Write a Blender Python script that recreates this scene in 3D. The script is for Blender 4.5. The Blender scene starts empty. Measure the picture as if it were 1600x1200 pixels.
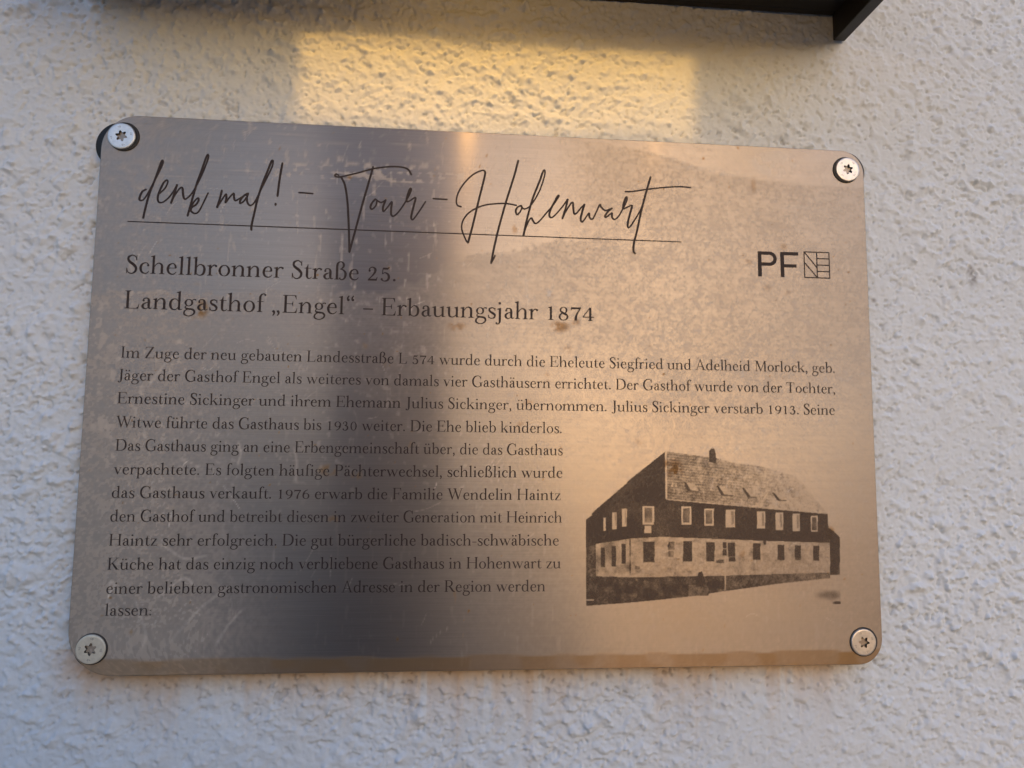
import bpy, math, random
import numpy as np
from mathutils import Matrix, Vector

scene = bpy.context.scene
COL = scene.collection
random.seed(5)
RNG = np.random.default_rng(11)

# ------------------------------------------------------------------ camera, sky, sun, exposure
Z0 = 1.41                     # height of the plaque's centre above the ground
YF = -0.0080                  # world y of the plaque's front face (wall plane is y = 0)

cam_data = bpy.data.cameras.new("camera")
cam_data.sensor_width = 36.0
cam_data.lens = 27.0
cam_data.clip_start = 0.01
cam_data.clip_end = 3000.0
cam = bpy.data.objects.new("camera", cam_data)
COL.objects.link(cam)
_R = np.array([[0.99552846, 0.00938022, 0.09399516], [0.01911035, -0.99448129, -0.1031589], [0.09250878, 0.1044939, -0.99021369]])
_C = np.array([-0.02163904, -0.02744047, 0.29069078])
def plate_to_world(v): return (v[0], -v[2], v[1])
_right, _up, _back = plate_to_world(_R[0]), plate_to_world(-_R[1]), plate_to_world(-_R[2])
_loc = plate_to_world(_C)
cam.matrix_world = Matrix(((_right[0], _up[0], _back[0], _loc[0]),
                           (_right[1], _up[1], _back[1], _loc[1] + YF),
                           (_right[2], _up[2], _back[2], _loc[2] + Z0),
                           (0, 0, 0, 1)))
scene.camera = cam

SUN_EL, SUN_AZ = math.radians(3.0), math.radians(165.0)   # dusk: the sun is at the horizon, out in the street to the right
world = bpy.data.worlds.new("World")
scene.world = world
world.use_nodes = True
wn = world.node_tree
wn.nodes.clear()
_sky = wn.nodes.new("ShaderNodeTexSky")
_sky.sky_type = 'NISHITA'
_sky.sun_disc = False
_sky.sun_elevation = SUN_EL
_sky.sun_rotation = SUN_AZ
_sky.air_density = 1.0
_sky.dust_density = 5.0
_sky.ozone_density = 3.0
_bg = wn.nodes.new("ShaderNodeBackground")
_bg.inputs['Strength'].default_value = 0.15
_wo = wn.nodes.new("ShaderNodeOutputWorld")
wn.links.new(_sky.outputs[0], _bg.inputs['Color'])
wn.links.new(_bg.outputs[0], _wo.inputs['Surface'])

sun_data = bpy.data.lights.new("sun", 'SUN')
sun_data.energy = 0.02
sun_data.angle = math.radians(30.0)
sun_data.color = (1.0, 0.86, 0.68)
sun = bpy.data.objects.new("sun", sun_data)
COL.objects.link(sun)
_d = Vector((math.sin(SUN_AZ) * math.cos(SUN_EL), math.cos(SUN_AZ) * math.cos(SUN_EL), math.sin(SUN_EL)))
sun.rotation_euler = _d.to_track_quat('Z', 'Y').to_euler()
sun.location = (0, 4, 6)

LED_PANEL, LED_DOT = 0.0016, 19.0
LED_COLOR = (1.0, 0.51, 0.11)

vs = scene.view_settings
vs.view_transform = 'Standard'
vs.look = 'None'
vs.exposure = 2.75
vs.gamma = 1.0
vs.use_curve_mapping = False

# ------------------------------------------------------------------ helpers
def mesh_obj(name, verts, faces, mat=None, parent=None, smooth=False):
    me = bpy.data.meshes.new(name)
    me.from_pydata([tuple(v) for v in verts], [], [tuple(f) for f in faces])
    if mat: me.materials.append(mat)
    if smooth: me.polygons.foreach_set('use_smooth', [True] * len(me.polygons))
    me.update()
    o = bpy.data.objects.new(name, me)
    COL.objects.link(o)
    if parent: o.parent = parent
    return o

def grid_obj(name, co, nu, nv, mat, parent=None, flip=False, attrs=None):
    """co: (nv, nu, 3) array of points -> one quad sheet, with float point attributes"""
    me = bpy.data.meshes.new(name)
    idx = np.arange(nu * nv).reshape(nv, nu)
    a, b, c, d = idx[:-1, :-1], idx[:-1, 1:], idx[1:, 1:], idx[1:, :-1]
    q = np.stack([a, b, c, d] if not flip else [a, d, c, b], -1).reshape(-1, 4)
    n = len(q)
    me.vertices.add(nu * nv)
    me.vertices.foreach_set('co', np.ascontiguousarray(co, dtype=np.float32).ravel())
    me.loops.add(n * 4)
    me.loops.foreach_set('vertex_index', q.astype(np.int32).ravel())
    me.polygons.add(n)
    me.polygons.foreach_set('loop_start', np.arange(0, n * 4, 4, dtype=np.int32))
    me.polygons.foreach_set('use_smooth', np.ones(n, dtype=bool))
    me.update(calc_edges=True)
    me.validate()
    for k, v in (attrs or {}).items():
        at = me.attributes.new(k, 'FLOAT', 'POINT')
        at.data.foreach_set('value', np.ascontiguousarray(v, dtype=np.float32).ravel())
    me.materials.append(mat)
    o = bpy.data.objects.new(name, me)
    COL.objects.link(o)
    if parent: o.parent = parent
    return o

def box_geo(x0, x1, y0, y1, z0, z1):
    v = [(x0, y0, z0), (x1, y0, z0), (x1, y1, z0), (x0, y1, z0), (x0, y0, z1), (x1, y0, z1), (x1, y1, z1), (x0, y1, z1)]
    f = [(0, 3, 2, 1), (4, 5, 6, 7), (0, 1, 5, 4), (1, 2, 6, 5), (2, 3, 7, 6), (3, 0, 4, 7)]
    return v, f

def box_obj(name, dims, mat, parent=None, bevel=0.0):
    o = mesh_obj(name, *box_geo(*dims), mat, parent)
    if bevel:
        m = o.modifiers.new('bevel', 'BEVEL'); m.width = bevel; m.segments = 2; m.limit_method = 'ANGLE'
    return o

def lathe_geo(profile, n=48):
    """profile [(r, d)], d measured out of the wall (towards -y)"""
    v, f = [], []
    for r, d in profile:
        for k in range(n):
            t = 2 * math.pi * k / n
            v.append((r * math.cos(t), -d, r * math.sin(t)))
    for i in range(len(profile) - 1):
        for k in range(n):
            f.append((i * n + k, i * n + (k + 1) % n, (i + 1) * n + (k + 1) % n, (i + 1) * n + k))
    return v, f

def empty(name, loc, label, cat, parent=None):
    o = bpy.data.objects.new(name, None)
    o.empty_display_size = 0.05
    COL.objects.link(o)
    o.location = loc
    if parent: o.parent = parent
    if label: o['label'] = label
    if cat: o['category'] = cat
    return o

def fft_gauss(shape, sx, sy, rng=RNG):
    """periodic gaussian noise, unit variance; sx, sy in samples"""
    n = rng.standard_normal(shape)
    fy = np.fft.fftfreq(shape[0])[:, None]; fx = np.fft.fftfreq(shape[1])[None, :]
    k = np.exp(-2 * math.pi ** 2 * ((sx * fx) ** 2 + (sy * fy) ** 2))
    r = np.fft.ifft2(np.fft.fft2(n) * k).real
    return (r - r.mean()) / r.std()

def sstep(a, b, x):
    t = np.clip((x - a) / (b - a), 0, 1)
    return t * t * (3 - 2 * t)

# --- materials
def new_mat(name):
    m = bpy.data.materials.new(name)
    m.use_nodes = True
    nt = m.node_tree
    nt.nodes.clear()
    out = nt.nodes.new('ShaderNodeOutputMaterial')
    return m, nt, out

class NT:
    def __init__(s, nt): s.nt = nt
    def n(s, t, **kw):
        x = s.nt.nodes.new(t)
        for k, v in kw.items():
            if k.startswith('i_'): x.inputs[k[2:].replace('_', ' ')].default_value = v
            else: setattr(x, k, v)
        return x
    def l(s, a, b): s.nt.links.new(a, b)
    def attr(s, name):
        return s.n('ShaderNodeAttribute', attribute_name=name).outputs['Fac']
    def math(s, op, a, b=None, clamp=False):
        x = s.n('ShaderNodeMath', operation=op, use_clamp=clamp)
        for i, v in enumerate((a, b)):
            if v is None: continue
            if isinstance(v, (int, float)): x.inputs[i].default_value = v
            else: s.l(v, x.inputs[i])
        return x.outputs[0]
    def mix(s, fac, a, b):
        x = s.n('ShaderNodeMix', data_type='RGBA')
        for i, v in ((0, fac), (6, a), (7, b)):
            if isinstance(v, (int, float)): x.inputs[i].default_value = v
            elif isinstance(v, tuple): x.inputs[i].default_value = (*v, 1) if len(v) == 3 else v
            else: s.l(v, x.inputs[i])
        return x.outputs[2]
    def noise(s, scale, vec=None, detail=4, rough=.55, dist=0.0):
        x = s.n('ShaderNodeTexNoise')
        x.inputs['Scale'].default_value = scale; x.inputs['Detail'].default_value = detail
        x.inputs['Roughness'].default_value = rough; x.inputs['Distortion'].default_value = dist
        if vec: s.l(vec, x.inputs['Vector'])
        return x.outputs['Fac']
    def ramp(s, fac, p0, p1, c0=(0, 0, 0), c1=(1, 1, 1)):
        x = s.n('ShaderNodeValToRGB')
        e = x.color_ramp.elements
        e[0].position, e[1].position = p0, p1
        e[0].color, e[1].color = (*c0, 1), (*c1, 1)
        s.l(fac, x.inputs[0]); return x.outputs['Color']
    def coords(s, scale=(1, 1, 1), rot=(0, 0, 0)):
        t = s.n('ShaderNodeTexCoord'); m = s.n('ShaderNodeMapping')
        m.inputs['Scale'].default_value = scale; m.inputs['Rotation'].default_value = rot
        s.l(t.outputs['Object'], m.inputs['Vector']); return m.outputs['Vector']

def simple_mat(name, color, rough=.5, metal=0.0, noise=0.0, nscale=200.0, bump=0.0):
    m, nt, out = new_mat(name); t = NT(nt)
    p = t.n('ShaderNodeBsdfPrincipled')
    p.inputs['Roughness'].default_value = rough; p.inputs['Metallic'].default_value = metal
    if noise:
        f = t.noise(nscale, t.coords())
        c = t.mix(f, tuple(c * (1 - noise) for c in color), tuple(min(1, c * (1 + noise)) for c in color))
        t.l(c, p.inputs['Base Color'])
        if bump:
            b = t.n('ShaderNodeBump'); b.inputs['Strength'].default_value = bump; b.inputs['Distance'].default_value = 0.0005
            t.l(f, b.inputs['Height']); t.l(b.outputs[0], p.inputs['Normal'])
    else:
        p.inputs['Base Color'].default_value = (*color, 1)
    t.l(p.outputs[0], out.inputs['Surface'])
    return m

def stucco_mat():
    m, nt, out = new_mat('rough_white_stucco'); t = NT(nt)
    p = t.n('ShaderNodeBsdfPrincipled'); p.inputs['Roughness'].default_value = .9
    p.inputs['Specular IOR Level'].default_value = .2
    big = t.noise(9, t.coords(), 4); fine = t.noise(700, t.coords(), 3)
    c = t.mix(big, (.595, .66, .725), (.67, .735, .80))
    c = t.mix(t.math('MULTIPLY', fine, .18), c, (.52, .48, .45))
    c = t.mix(t.attr('brown_tint'), c, (.50, .34, .21))
    c = t.mix(t.attr('dirt'), c, (.10, .075, .055))
    t.l(c, p.inputs['Base Color'])
    b = t.n('ShaderNodeBump'); b.inputs['Strength'].default_value = .25; b.inputs['Distance'].default_value = .0004
    t.l(t.noise(900, t.coords(), 3), b.inputs['Height']); t.l(b.outputs[0], p.inputs['Normal'])
    t.l(p.outputs[0], out.inputs['Surface'])
    return m

def plate_mat():
    m, nt, out = new_mat('weathered_brushed_steel'); t = NT(nt)
    chalk, wear, stain = t.attr('chalk'), t.attr('wear'), t.attr('stain')
    brush = t.noise(1.0, t.coords((35, 35, 3200)), 4)
    met = t.n('ShaderNodeBsdfPrincipled'); met.inputs['Metallic'].default_value = 1.0
    base = t.mix(brush, (.225, .209, .205), (.36, .338, .328))
    base = t.mix(stain, base, (.22, .125, .045))
    t.l(base, met.inputs['Base Color'])
    b = t.n('ShaderNodeBump'); b.inputs['Strength'].default_value = .05; b.inputs['Distance'].default_value = .0001
    t.l(brush, b.inputs['Height'])
    tg = t.n('ShaderNodeTangent', direction_type='UV_MAP')
    haze = t.n('ShaderNodeBsdfPrincipled'); haze.inputs['Metallic'].default_value = 1.0; t.l(base, haze.inputs['Base Color'])
    t.l(t.math('ADD', t.math('MULTIPLY', chalk, .08), PLATE_SHARP), met.inputs['Roughness'])
    t.l(t.math('ADD', t.math('MULTIPLY', chalk, .08), PLATE_HAZE), haze.inputs['Roughness'])
    for q, an in ((met, 1.0), (haze, .85)):
        q.inputs['Anisotropic'].default_value = an; q.inputs['Anisotropic Rotation'].default_value = .25
        t.l(tg.outputs[0], q.inputs['Tangent']); t.l(b.outputs[0], q.inputs['Normal'])
    mm = t.n('ShaderNodeMixShader'); mm.inputs[0].default_value = PLATE_HAZE_MIX
    t.l(met.outputs[0], mm.inputs[1]); t.l(haze.outputs[0], mm.inputs[2])
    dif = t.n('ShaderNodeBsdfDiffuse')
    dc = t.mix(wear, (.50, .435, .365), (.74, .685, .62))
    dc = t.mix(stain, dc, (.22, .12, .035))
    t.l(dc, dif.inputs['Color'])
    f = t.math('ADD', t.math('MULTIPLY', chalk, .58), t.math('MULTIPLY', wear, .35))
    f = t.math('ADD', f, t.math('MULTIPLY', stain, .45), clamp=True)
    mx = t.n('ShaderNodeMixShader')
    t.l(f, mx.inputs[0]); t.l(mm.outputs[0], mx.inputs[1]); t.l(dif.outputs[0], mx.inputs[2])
    t.l(mx.outputs[0], out.inputs['Surface'])
    return m

def ink_mat():
    m, nt, out = new_mat('etched_dark_ink'); t = NT(nt)
    p = t.n('ShaderNodeBsdfPrincipled'); p.inputs['Roughness'].default_value = .62
    c = t.mix(t.noise(900, t.coords(), 3), (.014, .009, .009), (.042, .029, .027))
    t.l(c, p.inputs['Base Color'])
    p.inputs['Specular IOR Level'].default_value = .25
    t.l(p.outputs[0], out.inputs['Surface'])
    return m

def print_mat():
    """halftone print: ink where the density attribute beats a fine grain, bare plate elsewhere"""
    m, nt, out = new_mat('etched_halftone_print'); t = NT(nt)
    d = t.attr('ink')
    g = t.noise(2600, t.coords(), 2)
    g = t.math('SUBTRACT', g, .5)
    f = t.math('ADD', d, t.math('MULTIPLY', g, t.math('MULTIPLY', t.math('MULTIPLY', d, t.math('SUBTRACT', 1.0, d)), 2.4)), clamp=True)
    p = t.n('ShaderNodeBsdfPrincipled'); p.inputs['Roughness'].default_value = .6
    p.inputs['Base Color'].default_value = (.085, .055, .038, 1); p.inputs['Specular IOR Level'].default_value = .25
    tr = t.n('ShaderNodeBsdfTransparent')
    mx = t.n('ShaderNodeMixShader'); t.l(f, mx.inputs[0]); t.l(tr.outputs[0], mx.inputs[1]); t.l(p.outputs[0], mx.inputs[2])
    t.l(mx.outputs[0], out.inputs['Surface'])
    return m

PLATE_SHARP, PLATE_HAZE, PLATE_HAZE_MIX = .21, .42, .50
SCRIPT = [
    [-133.08,73.97,-134.33,73.08,-135.08,71.19,-135.13,69.8,-133.93,69.85,-132.54,72.0,-131.0,75.55,-129.08,80.07,-127.76,83.65,-127.45,85.16,-128.06,85.14,-129.33,80.53,-130.42,76.74,-131.52,73.2,-132.39,69.45,-133.04,65.72,-133.45,63.02],
    [-128.02,72.66,-126.18,74.83,-125.36,77.2,-125.83,77.88,-126.94,76.67,-128.19,73.35,-128.67,71.0,-128.27,69.39,-126.96,69.21,-125.09,70.69,-123.27,73.33,-121.99,76.19],
    [-121.99,76.19,-122.8,72.65,-123.7,69.17],
    [-123.7,69.17,-122.75,71.72,-120.95,74.83,-119.96,75.11,-119.65,73.25,-119.25,71.4,-118.56,70.87,-116.9,72.44,-115.29,75.31,-112.95,81.05,-111.13,87.03,-111.25,88.58,-111.93,87.23,-113.24,82.45,-114.73,77.21,-115.81,72.49,-116.68,68.25,-117.49,64.5],
    [-117.49,64.5,-116.82,66.62,-115.46,69.93,-114.09,71.44,-113.82,70.47,-114.74,68.8,-116.21,67.67,-116.37,66.4,-115.01,65.44,-113.52,66.29,-111.95,69.85,-110.47,73.56],
    [-105.5,74.71,-106.1,71.5,-106.91,68.19],
    [-106.91,68.19,-105.62,70.58,-103.99,73.37,-103.7,72.07,-103.92,70.1,-102.6,72.12,-101.14,73.82,-100.89,72.19,-100.35,71.04,-98.84,71.9,-96.27,73.89],
    [-96.27,73.89,-97.55,72.8,-98.58,71.12,-98.53,70.04,-97.25,70.94,-95.89,73.35,-95.83,74.05,-96.18,71.92,-95.66,70.07,-94.52,69.41,-93.04,71.12,-91.23,75.43,-89.2,80.25,-87.38,84.84,-87.08,87.23,-87.69,86.96,-88.89,83.34,-90.87,77.34,-92.27,71.62,-93.26,65.95,-93.97,61.72,-93.98,59.95],
    [-83.55,86.45,-84.3,80.47,-84.87,73.59],
    [-85.45,70.4,-85.44,70.03],
    [-76.92,75.21,-71.74,75.01],
    [-62.26,82.71,-63.18,83.15,-63.66,82.46,-62.78,82.02,-60.97,82.25,-55.1,83.95,-49.21,85.91,-43.26,87.0,-38.65,87.12,-35.86,86.29,-34.52,84.27],
    [-61.19,82.0,-59.72,78.72,-58.62,72.58,-57.92,64.55,-57.46,57.03,-57.23,52.72],
    [-49.27,86.62,-50.46,81.53,-52.5,73.31,-54.92,62.78,-57.23,52.72],
    [-48.18,73.74,-49.28,72.26,-49.83,70.57,-49.21,69.79,-47.88,71.13,-47.48,73.05,-48.05,73.88,-47.02,73.07,-45.64,72.65,-44.06,73.67],
    [-44.19,73.43,-45.04,70.77,-44.81,69.11,-43.3,70.84,-41.75,73.05,-41.91,70.42,-41.85,68.04,-40.92,67.37,-39.13,69.11,-36.92,72.54,-35.16,75.97,-34.38,78.16,-34.85,78.62,-35.63,76.43,-36.11,73.63,-35.1,73.58,-32.74,75.11,-33.23,72.22,-34.06,68.36,-34.11,66.69,-33.33,66.48,-31.32,69.43,-28.87,73.6],
    [-25.89,75.02,-20.55,74.87],
    [-15.06,72.21,-16.4,72.71,-16.92,74.4,-16.27,77.64,-14.05,81.61,-10.77,85.21,-7.46,87.09,-6.2,87.07,-5.85,85.87,-6.75,81.51,-8.52,73.68,-10.27,65.49,-11.64,59.9,-12.23,57.97,-13.72,60.67,-14.67,63.61,-14.23,66.61,-12.2,69.68,-8.91,71.95,-5.19,73.39,-0.18,74.12,3.17,74.18,6.53,73.67],
    [7.14,91.78,5.59,85.53,2.53,75.01,-0.08,65.03,-2.06,56.01,-3.02,50.26],
    [-3.02,50.26,-2.21,51.77,-1.61,53.14],
    [8.43,73.62,6.96,72.83,6.35,71.29,6.99,69.94,8.23,71.37,8.73,72.9,8.34,73.83,9.07,72.61,9.99,72.39,11.59,73.23,13.47,75.69,15.85,80.34,17.52,85.64,17.81,88.05,17.13,88.02,15.66,83.81,13.16,77.19,11.6,71.51,10.38,66.3,9.49,61.77],
    [9.49,61.77,10.3,64.58,11.63,67.85,12.59,68.75,13.18,67.7,14.16,66.66,15.84,67.81,18.35,70.92,20.88,74.05,22.65,76.73,23.46,78.07,22.99,78.26,21.72,75.82,20.04,72.29,19.63,70.11,20.48,69.28,22.17,70.65,24.91,74.01,26.82,76.91],
    [26.91,76.89,26.15,73.54,24.86,69.2],
    [24.86,69.2,26.15,71.98,28.25,75.38,29.02,75.53,29.14,73.27,29.6,71.15,30.75,71.78,32.28,73.79,33.59,75.1],
    [33.59,75.1,32.74,72.25,32.09,69.1,32.74,68.04,33.82,69.37,35.43,71.66,35.66,70.03,36.89,69.37,38.44,72.48,39.8,75.36,40.37,74.33,41.91,73.02,43.46,73.55,44.7,74.07],
    [44.7,74.07,43.07,72.67,41.91,70.86,42.29,70.29,43.84,71.53,44.73,72.04,44.69,70.39,45.77,69.57,47.32,70.89,48.89,73.7,50.46,76.91,50.82,78.7,50.28,78.67,49.49,76.47,49.2,74.1,50.44,74.55,52.71,75.51,52.18,73.05,51.19,69.09,50.98,66.92,51.75,66.64,53.52,69.18,55.88,73.2,57.08,76.01],
    [60.43,87.56,58.69,81.61,56.67,74.02,54.65,64.92,53.45,60.19,53.23,57.07,53.88,56.0],
    [50.1,81.15,52.83,81.27,58.7,82.4,66.56,83.62,72.48,84.12,76.75,83.99],
]
PICTURE = {
    'shed': [(34.28, -47.89), (38.0, -47.22), (37.95, -70.1), (34.26, -70.08)],
    'gable': [(34.28, -47.75), (36.51, -46.23), (36.31, -45.57), (49.98, -34.02), (50.33, -33.35), (65.29, -21.78), (65.28, -39.8), (129.74, -45.39), (130.14, -56.55), (103.48, -55.75), (63.87, -54.3), (51.21, -54.97), (37.98, -56.94), (34.27, -58.38)],
    'roof': [(65.29, -21.78), (82.73, -23.83), (85.54, -24.14), (90.09, -25.46), (104.21, -27.37), (116.95, -30.81), (121.13, -34.74), (125.25, -40.17), (129.9, -45.05), (65.28, -39.8)],
    'chimney': [(82.63, -21.31), (83.49, -20.42), (84.55, -20.41), (85.02, -21.42), (85.56, -26.52), (82.56, -25.53)],
    'wallface': [(37.98, -56.94), (51.21, -54.97), (63.87, -54.3), (103.48, -55.75), (130.14, -56.55), (130.09, -67.83), (82.26, -68.98), (51.11, -69.37), (37.95, -69.84)],
    'plinth': [(34.26, -68.79), (51.11, -69.37), (82.26, -68.98), (130.09, -67.83), (130.02, -69.96), (110.08, -71.87), (87.69, -74.66), (73.87, -76.54), (54.77, -78.36), (34.25, -79.76)],
    'rshed': [(129.35, -50.34), (132.02, -52.02), (134.44, -54.39), (133.92, -68.64), (130.07, -68.63), (130.16, -55.74)],
    'corner': [(128.57, -78.81), (131.1, -77.5), (134.0, -76.05), (134.0, -79.84), (132.09, -79.69)],
    'framed': [[(56.09, -42.65), (60.56, -42.63), (60.49, -49.67), (56.03, -49.68)], [(71.26, -42.72), (75.22, -42.7), (75.11, -49.64), (71.17, -49.65)], [(80.21, -43.48), (84.12, -43.46), (84.0, -50.02), (80.1, -50.03)], [(122.91, -46.15), (125.77, -46.15), (125.57, -52.23), (122.71, -52.24)]],
    'bright': [[(40.71, -47.08), (41.73, -47.07), (41.71, -52.15), (40.7, -52.15)], [(44.25, -45.08), (46.02, -45.08), (45.99, -51.48), (44.22, -51.49)], [(48.08, -43.74), (49.92, -43.74), (49.88, -50.49), (48.04, -50.49)], [(88.73, -43.98), (92.51, -43.97), (92.37, -50.67), (88.59, -50.68)], [(101.23, -44.47), (104.62, -44.46), (104.44, -51.19), (101.06, -51.19)], [(108.71, -44.99), (111.83, -44.97), (111.64, -51.72), (108.52, -51.72)], [(115.52, -45.37), (118.51, -45.36), (118.3, -52.04), (115.32, -52.05)], [(56.71, -50.14), (59.45, -50.14), (59.43, -52.85), (56.69, -52.85)]],
    'dark': [[(39.87, -58.38), (41.35, -58.38), (41.33, -65.43), (39.85, -65.43)], [(44.06, -57.6), (45.55, -57.6), (45.52, -65.25), (44.03, -65.24)], [(47.8, -56.81), (49.5, -56.81), (49.45, -64.28), (47.76, -64.27)], [(56.18, -56.02), (60.56, -56.02), (60.48, -63.65), (56.12, -63.64)], [(71.77, -55.88), (75.29, -55.88), (75.17, -63.42), (71.66, -63.41)], [(80.83, -56.28), (84.16, -56.28), (84.03, -63.44), (80.7, -63.43)], [(89.45, -56.55), (92.24, -56.55), (92.13, -61.73), (89.34, -61.73)], [(99.38, -56.68), (102.33, -56.68), (102.18, -62.81), (99.23, -62.81)], [(109.22, -57.22), (111.91, -57.22), (111.74, -63.1), (109.06, -63.1)], [(116.15, -57.49), (118.56, -57.49), (118.38, -63.11), (115.98, -63.11)], [(123.53, -57.76), (125.95, -57.76), (125.77, -63.26), (123.35, -63.26)], [(87.5, -56.28), (88.83, -56.28), (88.78, -58.41), (87.46, -58.41)], [(87.31, -58.94), (88.84, -58.94), (88.79, -61.33), (87.26, -61.33)], [(89.68, -61.99), (92.26, -62.0), (92.23, -63.46), (89.65, -63.45)], [(103.7, -55.48), (104.61, -55.48), (104.57, -57.22), (103.65, -57.22)]],
    'grey': [[(65.91, -56.02), (68.39, -56.02), (68.35, -59.06), (65.88, -59.05)], [(66.01, -59.71), (67.93, -59.72), (67.9, -61.82), (65.98, -61.82)], [(73.6, -72.22), (81.51, -72.26), (81.44, -76.32), (73.53, -76.27)], [(84.59, -62.91), (87.79, -62.92), (87.76, -64.11), (84.57, -64.1)], [(50.87, -54.97), (51.42, -54.97), (51.32, -69.37), (50.77, -69.37)], [(52.98, -65.07), (54.88, -65.08), (54.87, -66.26), (52.97, -66.25)]],
    'light': [[(87.95, -61.73), (88.51, -61.73), (88.25, -74.53), (87.69, -74.52)], [(34.25, -77.32), (37.27, -77.34), (37.26, -77.92), (34.25, -77.9)]],
    'skylight': [[(72.78, -33.59), (76.61, -34.03), (78.3, -37.05), (74.48, -36.67)], [(85.68, -34.84), (89.53, -35.29), (91.93, -38.45), (87.72, -38.2)], [(95.86, -35.59), (99.03, -36.11), (101.22, -39.07), (98.26, -38.95)], [(107.85, -37.41), (111.39, -37.87), (113.11, -40.23), (110.26, -40.11)]],
    'shrub': [(77.8, -67.51), (78.98, -67.32), (80.16, -70.94), (79.78, -72.91), (76.33, -72.89), (76.86, -69.94)],
}
# ------------------------------------------------------------------ a transitional serif alphabet, drawn as pen strokes (units: 1/1000 em)
def catmull(P, step=6):
    P = np.array(P, float)
    if len(P) == 2: return P
    Q = np.vstack([2 * P[0] - P[1], P, 2 * P[-1] - P[-2]])
    out = []
    for i in range(1, len(Q) - 2):
        p0, p1, p2, p3 = Q[i - 1], Q[i], Q[i + 1], Q[i + 2]
        for s in np.linspace(0, 1, step, endpoint=False):
            out.append(.5 * ((2 * p1) + (p2 - p0) * s + (2 * p0 - 5 * p1 + 4 * p2 - p3) * s * s + (3 * p1 - p0 - 3 * p2 + p3) * s ** 3))
    out.append(Q[-2])
    return np.array(out)

class Glyph:
    def __init__(s): s.polys = []
    def R(s, *pts, step=5):
        P = catmull(pts, step)
        d = np.gradient(P[:, :2], axis=0)
        d /= np.maximum(np.linalg.norm(d, axis=1), 1e-9)[:, None]
        n = np.stack([-d[:, 1], d[:, 0]], 1)
        w = (np.maximum(P[:, 2:3], 10) + 6) / 2
        s.polys.append(('strip', P[:, :2] + n * w, P[:, :2] - n * w))
    def poly(s, *pts): s.polys.append(('poly', np.array(pts, float)))
    def box(s, x0, y0, x1, y1): s.poly((x0, y0), (x1, y0), (x1, y1), (x0, y1))
    def ball(s, x, y, r):
        s.poly(*[(x + r * math.cos(t), y + r * math.sin(t)) for t in np.linspace(0, 2 * math.pi, 15)[:-1]])
    def ring(s, cx, cy, rx, ry, thick, thin):
        t = np.linspace(0, 2 * math.pi, 33)
        a = np.stack([cx + rx * np.cos(t), cy + ry * np.sin(t)], 1)
        b = np.stack([cx + (rx - thick) * np.cos(t), cy + (ry - thin) * np.sin(t)], 1)
        s.polys.append(('strip', a, b))
    def sb(s, x, w=80, y=0, l=58, r=58, up=1):
        q = [(x - w / 2 - l, y), (x + w / 2 + r, y), (x + w / 2 + r, y + 20 * up), (x + w / 2 + 14, y + 28 * up), (x + w / 2 - 2, y + 58 * up),
             (x - w / 2 + 2, y + 58 * up), (x - w / 2 - 14, y + 28 * up), (x - w / 2 - l, y + 20 * up)]
        s.poly(*(q if up > 0 else q[::-1]))
    def stem(s, x, y0, y1, w=80): s.box(x - w / 2, y0, x + w / 2, y1)
    def flag(s, x, y, w=80):
        s.poly((x - w / 2 - 66, y - 52), (x - w / 2, y - 66), (x + w / 2, y - 66), (x + w / 2, y + 12), (x + w / 2 - 20, y + 8), (x - w / 2 - 66, y - 34))
    def lstem(s, x, top, serif=True):
        s.stem(x, 0, top - 60); s.flag(x, top)
        if serif: s.sb(x)
    def cstem(s, x, w=88):
        s.stem(x, 0, 680, w); s.sb(x, w); s.sb(x, w, 680, up=-1)

def _arch(g, x0, x1):
    g.R((x0 + 34, 270, 22), (x0 + 95, 365, 26), (x0 + (x1 - x0) * .6, 415, 38), (x1 - 30, 375, 64), (x1, 290, 80), (x1, 200, 80), (x1, 0, 80)); g.sb(x1)
def _bowl_r(g, x0):
    g.R((x0 + 34, 310, 24), (x0 + 95, 385, 26), (x0 + 175, 412, 34), (x0 + 272, 350, 68), (x0 + 308, 212, 84), (x0 + 272, 65, 68), (x0 + 175, 2, 32), (x0 + 85, 16, 26), (x0 + 30, 70, 24))
def _bowl_l(g, x1):
    g.R((x1 - 34, 330, 24), (x1 - 95, 398, 27), (x1 - 175, 410, 34), (x1 - 272, 350, 66), (x1 - 310, 205, 84), (x1 - 272, 62, 68), (x1 - 180, 4, 36), (x1 - 95, 24, 28), (x1 - 34, 90, 24))
def g_a(g):
    g.R((92, 335, 40), (125, 392, 36), (200, 412, 32), (265, 385, 56), (292, 310, 80), (292, 190, 80), (292, 110, 80), (310, 42, 58), (350, 20, 32), (400, 48, 22)); g.ball(105, 318, 40)
    g.R((282, 262, 22), (205, 236, 30), (112, 185, 62), (78, 105, 80), (115, 35, 62), (180, 10, 36), (245, 32, 26), (290, 85, 22)); return 425
def g_b(g): g.stem(108, 20, 640); g.flag(108, 700); _bowl_r(g, 108); g.poly((68, 0), (84, 0), (148, 60), (148, 90), (68, 90)); return 505
def g_c(g):
    g.R((348, 325, 40), (312, 392, 30), (238, 412, 32), (125, 355, 64), (78, 208, 84), (122, 65, 66), (228, 8, 42), (312, 28, 30), (372, 98, 18)); g.ball(338, 318, 42); return 415
def g_d(g): _bowl_l(g, 390); g.stem(390, 40, 640); g.flag(390, 700); g.poly((350, 60), (430, 60), (430, 34), (500, 22), (500, 4), (375, -6), (352, 20)); return 525
def g_e(g):
    g.box(90, 228, 372, 254)
    g.R((352, 240, 70), (340, 335, 60), (292, 400, 38), (225, 414, 30), (125, 355, 62), (78, 208, 84), (122, 65, 66), (228, 8, 42), (318, 30, 30), (384, 105, 18)); return 435
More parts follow.
